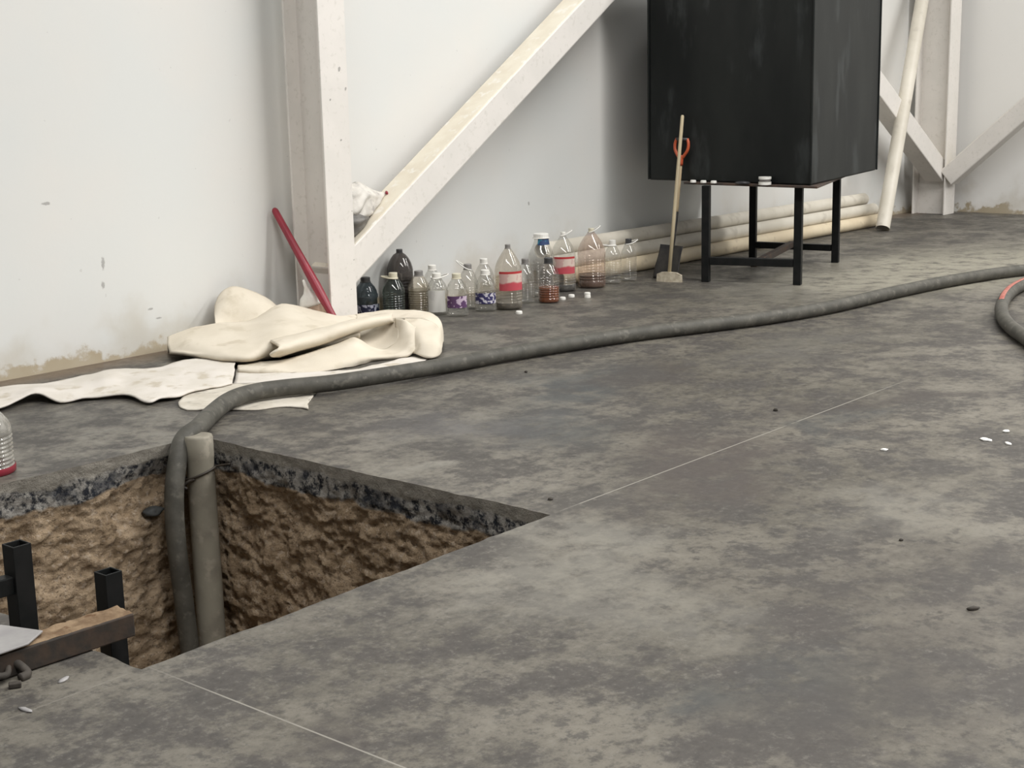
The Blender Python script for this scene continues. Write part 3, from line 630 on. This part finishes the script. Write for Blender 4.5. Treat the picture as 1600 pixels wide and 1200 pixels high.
scrap = [[(4.435, 5.905, 0.003), (4.570, 5.872, 0.003), (4.666, 5.788, 0.003), (4.762, 5.702, 0.003), (4.796, 5.595, 0.003), (4.874, 5.538, 0.003), (4.993, 5.476, 0.003)],
         [(4.263, 5.762, 0.006), (4.366, 5.715, 0.006), (4.476, 5.606, 0.006), (4.568, 5.499, 0.003), (4.631, 5.407, 0.003), (4.709, 5.345, 0.003), (4.783, 5.343, 0.003)],
         [(4.145, 5.636, 0.006), (4.202, 5.554, 0.006), (4.317, 5.460, 0.003), (4.406, 5.332, 0.003), (4.477, 5.277, 0.003), (4.567, 5.196, 0.003), (4.580, 5.202, 0.003)],
         [(4.118, 5.533, 0.003), (4.167, 5.462, 0.003), (4.233, 5.366, 0.003), (4.307, 5.260, 0.003), (4.415, 5.223, 0.003), (4.458, 5.137, 0.003), (4.456, 5.068, 0.003)]]
felt('felt_scrap', [scrap], M['felt_old'], 'dirty felt piece on the floor trapped under the black hose', .006)

# ------------------------------------------------------------------ hoses
HR = .041
path = [(10.702, 3.402, 0.043), (10.750, 3.733, 0.043), (10.479, 4.052, 0.043), (9.808, 4.243, 0.043), (9.022, 4.343, 0.043), (8.241, 4.395, 0.043), (7.665, 4.514, 0.043), (7.206, 4.673, 0.043), (6.789, 4.835, 0.043), (6.343, 4.953, 0.043), (5.909, 5.052, 0.043), (5.477, 5.121, 0.043), (5.051, 5.162, 0.043), (4.775, 5.238, 0.043), (4.577, 5.342, 0.043), (4.420, 5.392, 0.043), (4.241, 5.354, 0.043), (4.044, 5.242, 0.043), (3.823, 5.064, 0.043)]
path = [Vector(p) for p in path]
for i, p in enumerate(path):
    if 12 <= i <= 16: p.z += .012
path += [Vector(q) for q in ((3.703, 5.020, -0.017), (3.632, 4.985, -0.103), (3.600, 4.970, -0.238), (3.591, 4.960, -0.404), (3.598, 4.950, -0.631), (3.605, 4.940, -0.863), (3.612, 4.930, -1.098))]
path[19].z = max(path[19].z, .012)
bm = bmesh.new(); tube(bm, smooth_path(path, 8), HR, 20); o = obj('rubber_hose', bm, M['rubber'], None, smooth=True)
tag(o, 'thick black rubber hose running across the floor and down into the pit', 'hose')
h2 = empty('rubber_hose')
path = smooth_path([(11.046, 3.514, 0.043), (10.614, 3.685, 0.043), (10.243, 3.776, 0.043), (9.825, 3.781, 0.043), (9.347, 3.704, 0.043), (8.764, 3.517, 0.043), (8.259, 3.284, 0.043), (7.849, 3.017, 0.043), (7.419, 2.681, 0.043), (6.985, 2.307, 0.043)], 8)
bm = bmesh.new(); tube(bm, path, .040, 20); obj('hose', bm, M['rubber'], h2, smooth=True)
bm = bmesh.new(); tube(bm, path[8:40], .0415, 6, arc=(R(60), R(105))); obj('stripe', bm, M['rubber_stripe'], h2, smooth=True, solid=.002)
tag(h2, 'looped black hose with a red stripe lying on the open floor', 'hose'); rebase(h2, path[36])

# ------------------------------------------------------------------ pit contents
post = empty('plastic_post')
pc = Vector((3.745, 4.965, 0)); ZT = .035
bm = bmesh.new(); lathe(bm, [(.060, -1.48), (.060, -.6), (.059, ZT-.10), (.061, ZT-.09), (.061, ZT-.005), (.058, ZT)], 28, Matrix.Translation(pc)); obj('shaft', bm, M['pvc_grey'], post, smooth=True)
bm = bmesh.new(); lathe(bm, [(.0585, ZT-.003), (.057, ZT+.004), (.03, ZT+.001), (0, ZT)], 28, Matrix.Translation(pc)); obj('end_cap', bm, M['pvc_grey'], post, smooth=True)
bm = bmesh.new()
SR = Vector((.646, -.763, 0))
ring = [pc + Vector((.065*math.cos(a), .065*math.sin(a), 0)) for a in [k/24*2*math.pi for k in range(24)]]
ring = [p + Vector((0, 0, -.125+.025*((p-pc).dot(SR)/.065))) for p in ring]
tube(bm, ring, .0055, 8, closed=True)
e0 = pc + SR*.065 + Vector((0, 0, -.10)); tube(bm, smooth_path([e0, e0+Vector((.012, -.03, .008)), e0+Vector((.02, -.075, .018))], 4), .005, 8)
kx = pc - SR*.045 + Vector((-.045, -.04, -.150)); tube(bm, smooth_path([kx+SR*.03+Vector((0, 0, .012)), kx, kx-SR*.02+Vector((0, 0, -.018)), kx-SR*.005+Vector((0, 0, -.03))], 4), .007, 8)
obj('tie_wire', bm, M['wire'], post, smooth=True)
tag(post, 'grey plastic post standing in the pit corner with wire round it', 'post'); rebase(post, (pc.x, pc.y, -1.48))
fr = empty('steel_trestle')
def hollow(bm, x, y, z0, z1, s=.056, w=.005, rot=0):
    Mx = Matrix.Translation((x, y, 0)) @ Matrix.Rotation(rot, 4, 'Z'); rr = []
    for q, z in ((s/2, z0), (s/2, z1), (s/2-w, z1), (s/2-w, z1-.12)):
        rr.append([bm.verts.new(Mx @ Vector((i*q, j*q, z))) for i, j in ((-1, -1), (1, -1), (1, 1), (-1, 1))])
    for A, B in zip(rr, rr[1:]):
        for k in range(4): bm.faces.new((A[k], A[(k+1) % 4], B[(k+1) % 4], B[k]))
    bm.faces.new(rr[0]); bm.faces.new(rr[-1])
bm = bmesh.new(); hollow(bm, 2.262, 3.455, -.62, .157); obj('upright', bm, M['black'], fr, bevel=.0015)
bm = bmesh.new(); hollow(bm, 2.035, 3.535, .003, .283); obj('upright', bm, M['black'], fr, bevel=.0015)
bm = bmesh.new(); bar(bm, (2.01, 3.54, .172), (1.45, 3.56, .172), .04, .05); obj('crossbar', bm, M['black'], fr, bevel=.003)
bm = bmesh.new(); bar(bm, (1.62, 3.385, .036), (2.243, 3.355, .036), .085, .066)
obj('channel', bm, M['rust'], fr, bevel=.004)
bm = bmesh.new(); rows = []
for v in range(7):
    rows.append([(1.66+u/24*.578, 3.339+.084*v/6-.03*u/24+.008+.005*noise.noise(Vector((u*1.3, v*.4, 7)))*(1 if v in (0, 6) else 0), .0695+.007*noise.noise(Vector((u*1.1, v*.9, 1)))+(.005 if 0 < v < 6 else -.001)) for u in range(25)])
loft(bm, rows, 3, 2); obj('silt_layer', bm, M['silt'], fr, smooth=True)
tag(fr, 'dark square-tube steel trestle lying over the pit edge with silt on its channel', 'trestle'); rebase(fr, (2.0, 3.42, 0))
bm = bmesh.new(); prism(bm, [(1.50, 3.31), (1.915, 3.315), (1.99, 3.365), (1.945, 3.495), (1.86, 3.50), (1.45, 3.47)], .080, .086)
o = obj('metal_sheet', bm, M['plate'], None, bevel=.002); tag(o, 'flat grey sheet laid on the rusty trestle channel', 'sheet')
bm = bmesh.new(); b0 = Vector((1.852, 3.336, 0.000))
tube(bm, smooth_path([b0+Vector(v) for v in ((-.10, .02, .012), (-.05, .02, .05), (.0, .035, .06), (.035, .0, .035), (.045, -.035, .012), (.02, -.04, .008))], 5), .012, 10)
tube(bm, smooth_path([b0+Vector(v) for v in ((-.11, -.02, .01), (-.05, -.03, .03), (.0, -.015, .02), (.02, .02, .05))], 5), .009, 10)
o = obj('rubber_strap', bm, M['crumb'], None, smooth=True); tag(o, 'short curled black strap on the floor at the end of the rusty channel', 'strap')
bm = bmesh.new(); bar(bm, Vector((1.827, 3.276, 0.000))+Vector((0, 0, .008)), Vector((1.854, 3.260, 0.000))+Vector((0, 0, .008)), .02, .014); o = obj('dark_chip', bm, M['crumb'], None, bevel=.003)
tag(o, 'flat dark chip on the floor in front of the curled strap', 'chip')
bm = bmesh.new(); lump(bm, (0, 0, 0), (.05, .03, .022), 8, sub=3); o = obj('stone', bm, M['stone'], None, smooth=True); o.location = (3.569, 5.075, -0.275)
tag(o, 'dark stone stuck in the pit earth near the hose', 'stone')

# ------------------------------------------------------------------ bottles
CAMDIR = math.atan2(-.66, -.75)      # the way the labels look out from the wall
JUG = [(0, .0), (.80, 0), (.95, .018), (1, .05), (1, .10)] + [(r, .10+.055*i+dz) for i in range(8) for r, dz in ((.955, .012), (.955, .028), (1, .04), (1, .055))] + [(1, .58), (.97, .62), (.90, .68), (.74, .76), (.56, .83), (.41, .875), (.35, .89), (.35, .925)]
TALL = [(0, .0), (.80, 0), (.95, .015), (1, .04), (1, .12)] + [(r, .12+.045*i+dz) for i in range(9) for r, dz in ((.965, .010), (.965, .022), (1, .033), (1, .045))] + [(1, .57), (.985, .61), (.93, .67), (.80, .745), (.60, .82), (.40, .885), (.24, .93), (.18, .945), (.18, .965)]
DOME = [(0, .0), (.80, 0), (.95, .015), (1, .04), (1, .12)] + [(r, .12+.05*i+dz) for i in range(8) for r, dz in ((.965, .012), (.965, .026), (1, .036), (1, .05))] + [(1, .62), (1.0, .66), (.96, .71), (.86, .78), (.70, .85), (.48, .91), (.26, .94), (.22, .95), (.22, .965)]
WAIST = [(0, .0), (.80, 0), (.95, .018), (1, .05), (1, .16), (.95, .20), (.93, .24), (.93, .44), (.96, .47), (1, .50), (1, .56), (.93, .59), (.93, .62), (.90, .66), (.84, .70), (.80, .71), (.80, .73), (.62, .80), (.45, .865), (.36, .89), (.36, .925)]
def bottle(name, loc, Hh, Rr, prof, body_m, cap_m, label, cat='bottle', handle=None, liq=None, lab=None, capr=None, group='plastic bottles standing along the wall', rib=True):
    root = empty(name, (loc[0], loc[1], 0))
    pr = [(r*Rr, z*Hh) for r, z in prof]
    bm = bmesh.new(); lathe(bm, pr, 32, sq=.55); obj('body', bm, body_m, root, smooth=True)
    nr, nz = pr[-1]; cr = capr or nr*1.12
    if cap_m:
        bm = bmesh.new(); z0 = nz-.008
        lathe(bm, [(nr*1.25, z0-.006), (nr*1.3, z0-.003), (cr, z0), (cr, Hh-.003), (cr*.92, Hh), (0, Hh)], 20); obj('cap', bm, cap_m, root)
    if handle:
        hm, az, tilt = handle; bm = bmesh.new(); z0 = nz-.016; a0 = az
        c, s = math.cos(a0), math.sin(a0); pts = []
        for k in range(13):
            t = (k/12-.5)*2*R(150)
            rr = nr*1.35; d = .5+.5*math.cos(t)
            u, v = rr*math.cos(t)+.042*d*d, rr*math.sin(t)*1.15
            pts.append((u*c-v*s, u*s+v*c, z0+tilt*.05*d*d))
        tube(bm, smooth_path(pts, 3), .0042, 8); obj('handle', bm, hm, root, smooth=True)
    if liq:
        lm, lz = liq; bm = bmesh.new()
        q = [(0, .004)] + [(max(r-.004, .001), z+.003) for r, z in pr[1:] if z < lz] + [(Rr*.95-.003, lz), (0, lz)]
        lathe(bm, q, 28, sq=.55); obj('liquid', bm, lm, root, smooth=False)
    if lab:
        m, z0, z1, half, off = lab[:5]; rr = (lab[5] if len(lab) > 5 else Rr*1.05)+.0015; rt = (lab[6] if len(lab) > 6 else rr)
        bm = bmesh.new(); a = CAMDIR+off; lathe(bm, [(rr, z0), ((rr+rt)/2, (z0+z1)/2), (rt, z1)], 16, arc=(a-half, a+half)); obj('label', bm, m, root, smooth=True)
    return tag(root, label, cat, group)
B = lambda *a, **k: bottle('plastic_jug', *a, **k)
W = M['white_plastic']
B((6.555, 6.835), .255, .078, WAIST, M['clear_navy'], M['dark_plastic'], 'blackish jug with a navy label tucked against the column under the brace', lab=(M['lab_dark'], .02, .085, 1.5, .1), liq=(M['dregs'], .05))
B((6.648, 6.675), .285, .073, JUG, M['clear_green'], M['cream_plastic'], 'greenish jug with a cream cap and ring handle before the smoky jug', handle=(M['cream_plastic'], 2.35, .3))
B((6.865, 6.825), .405, .086, DOME, M['smoke'], M['dark_plastic'], 'tall smoky brown jug with a dark cap behind the greenish jug', liq=(M['dregs'], .21))
B((6.864, 6.655), .274, .073, JUG, M['clear_warm'], M['grey_plastic'], 'clear jug half full of cloudy beige liquid beside the smoky jug', liq=(M['beige'], .15))
B((6.865, 6.496), .270, .072, WAIST, M['clear'], W, 'clear jug with a plain white label block and white cap', handle=(W, -.6, .5), lab=(M['lab_white'], .025, .165, .80, .0))
B((7.047, 6.707), .288, .069, JUG, M['clear'], W, 'clear jug with white cap standing behind the plain white label jug', liq=(M['dregs'], .02))
B((6.894, 6.348), .274, .072, WAIST, M['clear'], M['cream_plastic'], 'clear jug with a purple label and yellowish cap', lab=(M['lab_purple'], .06, .135, .95, .0))
B((7.160, 6.490), .296, .067, JUG, M['clear'], M['grey_plastic'], 'clear jug with upright white handle behind the purple label jug', handle=(W, 2.2, 1.2))
B((7.150, 6.330), .270, .072, WAIST, M['clear'], W, 'clear jug with a navy label beside the tall red label jug', lab=(M['lab_navy'], .055, .125, 1.05, .0))
B((7.383, 6.545), .305, .069, JUG, M['clear'], W, 'clear white-capped jug standing behind the navy label jug', liq=(M['dregs'], .02))
B((7.300, 6.258), .425, .089, TALL, M['clear_warm'], M['grey_plastic'], 'tall clear jug with a red and cream label beside the navy label jug', lab=(M['lab_red'], .13, .255, .95, .25), liq=(M['dregs'], .045))
B((7.555, 6.325), .300, .062, JUG, M['clear'], M['grey_plastic'], 'narrow clear jug between the tall red label jug and the amber one')
WIDE = TALL[:-6] + [(.86, .71), (.72, .78), (.58, .85), (.53, .88), (.51, .955)]
B((7.863, 6.435), .435, .092, WIDE, M['clear'], W, 'tall clear jug with a blue label on its neck', lab=(M['lab_blue'], .358, .413, 1.0, .55, .0580, .0500))
B((7.655, 6.205), .302, .074, JUG, M['clear_low'], M['dark_plastic'], 'clear ribbed jug with amber brown liquid in the bottom', liq=(M['amber'], .105))
B((8.139, 6.459), .418, .088, TALL, M['clear'], W, 'tall clear jug with a red label and white cap next to the blue-necked jug', handle=(W, -.8, .8), lab=(M['lab_red'], .13, .25, .95, .0), liq=(M['dregs'], .05))
B((8.390, 6.400), .425, .100, TALL, M['clear_pink'], M['cream_plastic'], 'widest clear jug, pinkish with brown dregs and a cream cap', handle=(W, -.7, .9), liq=(M['brown'], .09))
B((8.617, 6.380), .318, .064, JUG, M['clear'], W, 'clear ribbed jug with a flat white cap beside the wide pinkish jug', handle=(W, 2.3, .1))
B((8.789, 6.360), .312, .060, JUG, M['clear'], M['dark_plastic'], 'last clear jug in the row with a dark cap, before the stacked pipes', handle=(W, -.6, .6))
bottle('ribbed_jug', (2.951, 5.290, 0.000), 0.30, .105, JUG, M['milky'], W, 'ribbed clear jug with a red base standing at the pit edge by the felt strip', group='jug by the pit', liq=(M['lab_red'], .001), lab=None)
rj = [o for o in col.objects if o.name.startswith('ribbed_jug')][0]
for ch in list(rj.children):
    if ch.name.startswith('liquid'): bpy.data.objects.remove(ch)
bm = bmesh.new(); lathe(bm, [(.101, .0), (.108, .003), (.109, .022), (.107, .03)], 36, sq=.55); obj('base_ring', bm, M['red'], rj, smooth=True)
del rj['group']

# ------------------------------------------------------------------ litter on the floor
def bit(name, loc, s, m, label, cat, seed):
    bm = bmesh.new(); lump(bm, (0, 0, s[2]*.6), s, seed, sub=2); o = obj(name, bm, m, None, smooth=True)
    o.location = loc; o.rotation_euler = (0, 0, seed*1.3); return tag(o, label, cat)
bit('paper_scrap', (5.688, 2.324, 0.000), (.028, .018, .006), M['scrap'], 'widest white scrap of the three grouped on the open floor', 'scrap', 1)
bit('paper_scrap', (5.872, 2.312, 0.000), (.016, .013, .006), M['scrap'], 'white scrap of the three on open floor, the one closest to the looped hose', 'scrap', 2)
bit('paper_scrap', (5.679, 2.226, 0.000), (.022, .011, .005), M['scrap'], 'thin white scrap beside the widest one on the open floor', 'scrap', 3)
bit('paper_scrap', (5.301, 2.580, 0.000), (.015, .012, .006), M['scrap'], 'lone small white scrap on the floor near the faded joint', 'scrap', 4)
bit('dirt_crumb', (3.813, 1.572, 0.000), (.020, .008, .007), M['crumb'], 'long dark crumb alone on the open concrete', 'crumb', 5).rotation_euler.z = R(-38)
bit('dirt_crumb', (5.671, 3.294, 0.000), (.012, .009, .008), M['crumb'], 'small dark crumb on the floor just behind the pale joint', 'crumb', 6)
bit('dirt_crumb', (4.271, 2.011, 0.000), (.008, .006, .005), M['crumb'], 'tiny dark crumb between the white scraps and the long crumb', 'crumb', 7)
bit('dirt_crumb', (5.713, 4.791, 0.000), (.012, .008, .007), M['crumb'], 'small dark crumb on the floor just before the long hose', 'crumb', 8)
bit('dirt_crumb', (3.969, 3.226, 0.000), (.010, .008, .006), M['crumb'], 'small dark crumb by the sharp far corner of the pit', 'crumb', 9)
bit('plaster_chip', (1.944, 3.209, 0.000), (.022, .009, .004), M['plate'], 'pale chip on the floor beside the rusty channel', 'chip', 10)
bit('plaster_chip', (1.779, 3.122, 0.000), (.026, .008, .004), M['plate'], 'pale flat chip on the floor in front of the black strap', 'chip', 11)

# ------------------------------------------------------------------ daylight: roof lights, sky glow through the open side
w = bpy.data.worlds.new('sky'); sc.world = w; w.use_nodes = True
w.node_tree.nodes['Background'].inputs[0].default_value = (.96, .98, 1.0, 1); w.node_tree.nodes['Background'].inputs[1].default_value = .17
def roof_light(x, y, z, sx, sy, e):
    l = bpy.data.lights.new('roof_light', 'AREA'); l.shape = 'RECTANGLE'; l.size = sx; l.size_y = sy; l.energy = e; l.color = (1, .985, .955)
    o = bpy.data.objects.new('roof_light', l); col.objects.link(o); o.location = (x, y, z); return o
roof_light(7.7, -1.5, 6.9, 1.1, 11, 1130)
roof_light(13.2, -3.0, 6.9, 1.0, 12, 1030)
roof_light(1.6, -1.5, 6.9, 1.0, 11, 800)

# ------------------------------------------------------------------ camera
cd = bpy.data.cameras.new('camera'); cam = bpy.data.objects.new('camera', cd); col.objects.link(cam)
Rw = Matrix([[0.646489, -0.762602, -0.022129], [0.170182, 0.115874, 0.978576], [-0.7437, -0.636405, 0.204693]]).transposed()
cam.matrix_world = Matrix.Translation((0, 0, 1.5)) @ Rw.to_4x4()
cd.sensor_width = 36; cd.lens = 51.670; cd.clip_start = .05
sc.camera = cam
sc.cycles.transparent_max_bounces = 32
sc.view_settings.view_transform = 'Standard'; sc.view_settings.look = 'None'; sc.view_settings.gamma = 1
sc.view_settings.use_curve_mapping = False
sc.view_settings.exposure = -0.17
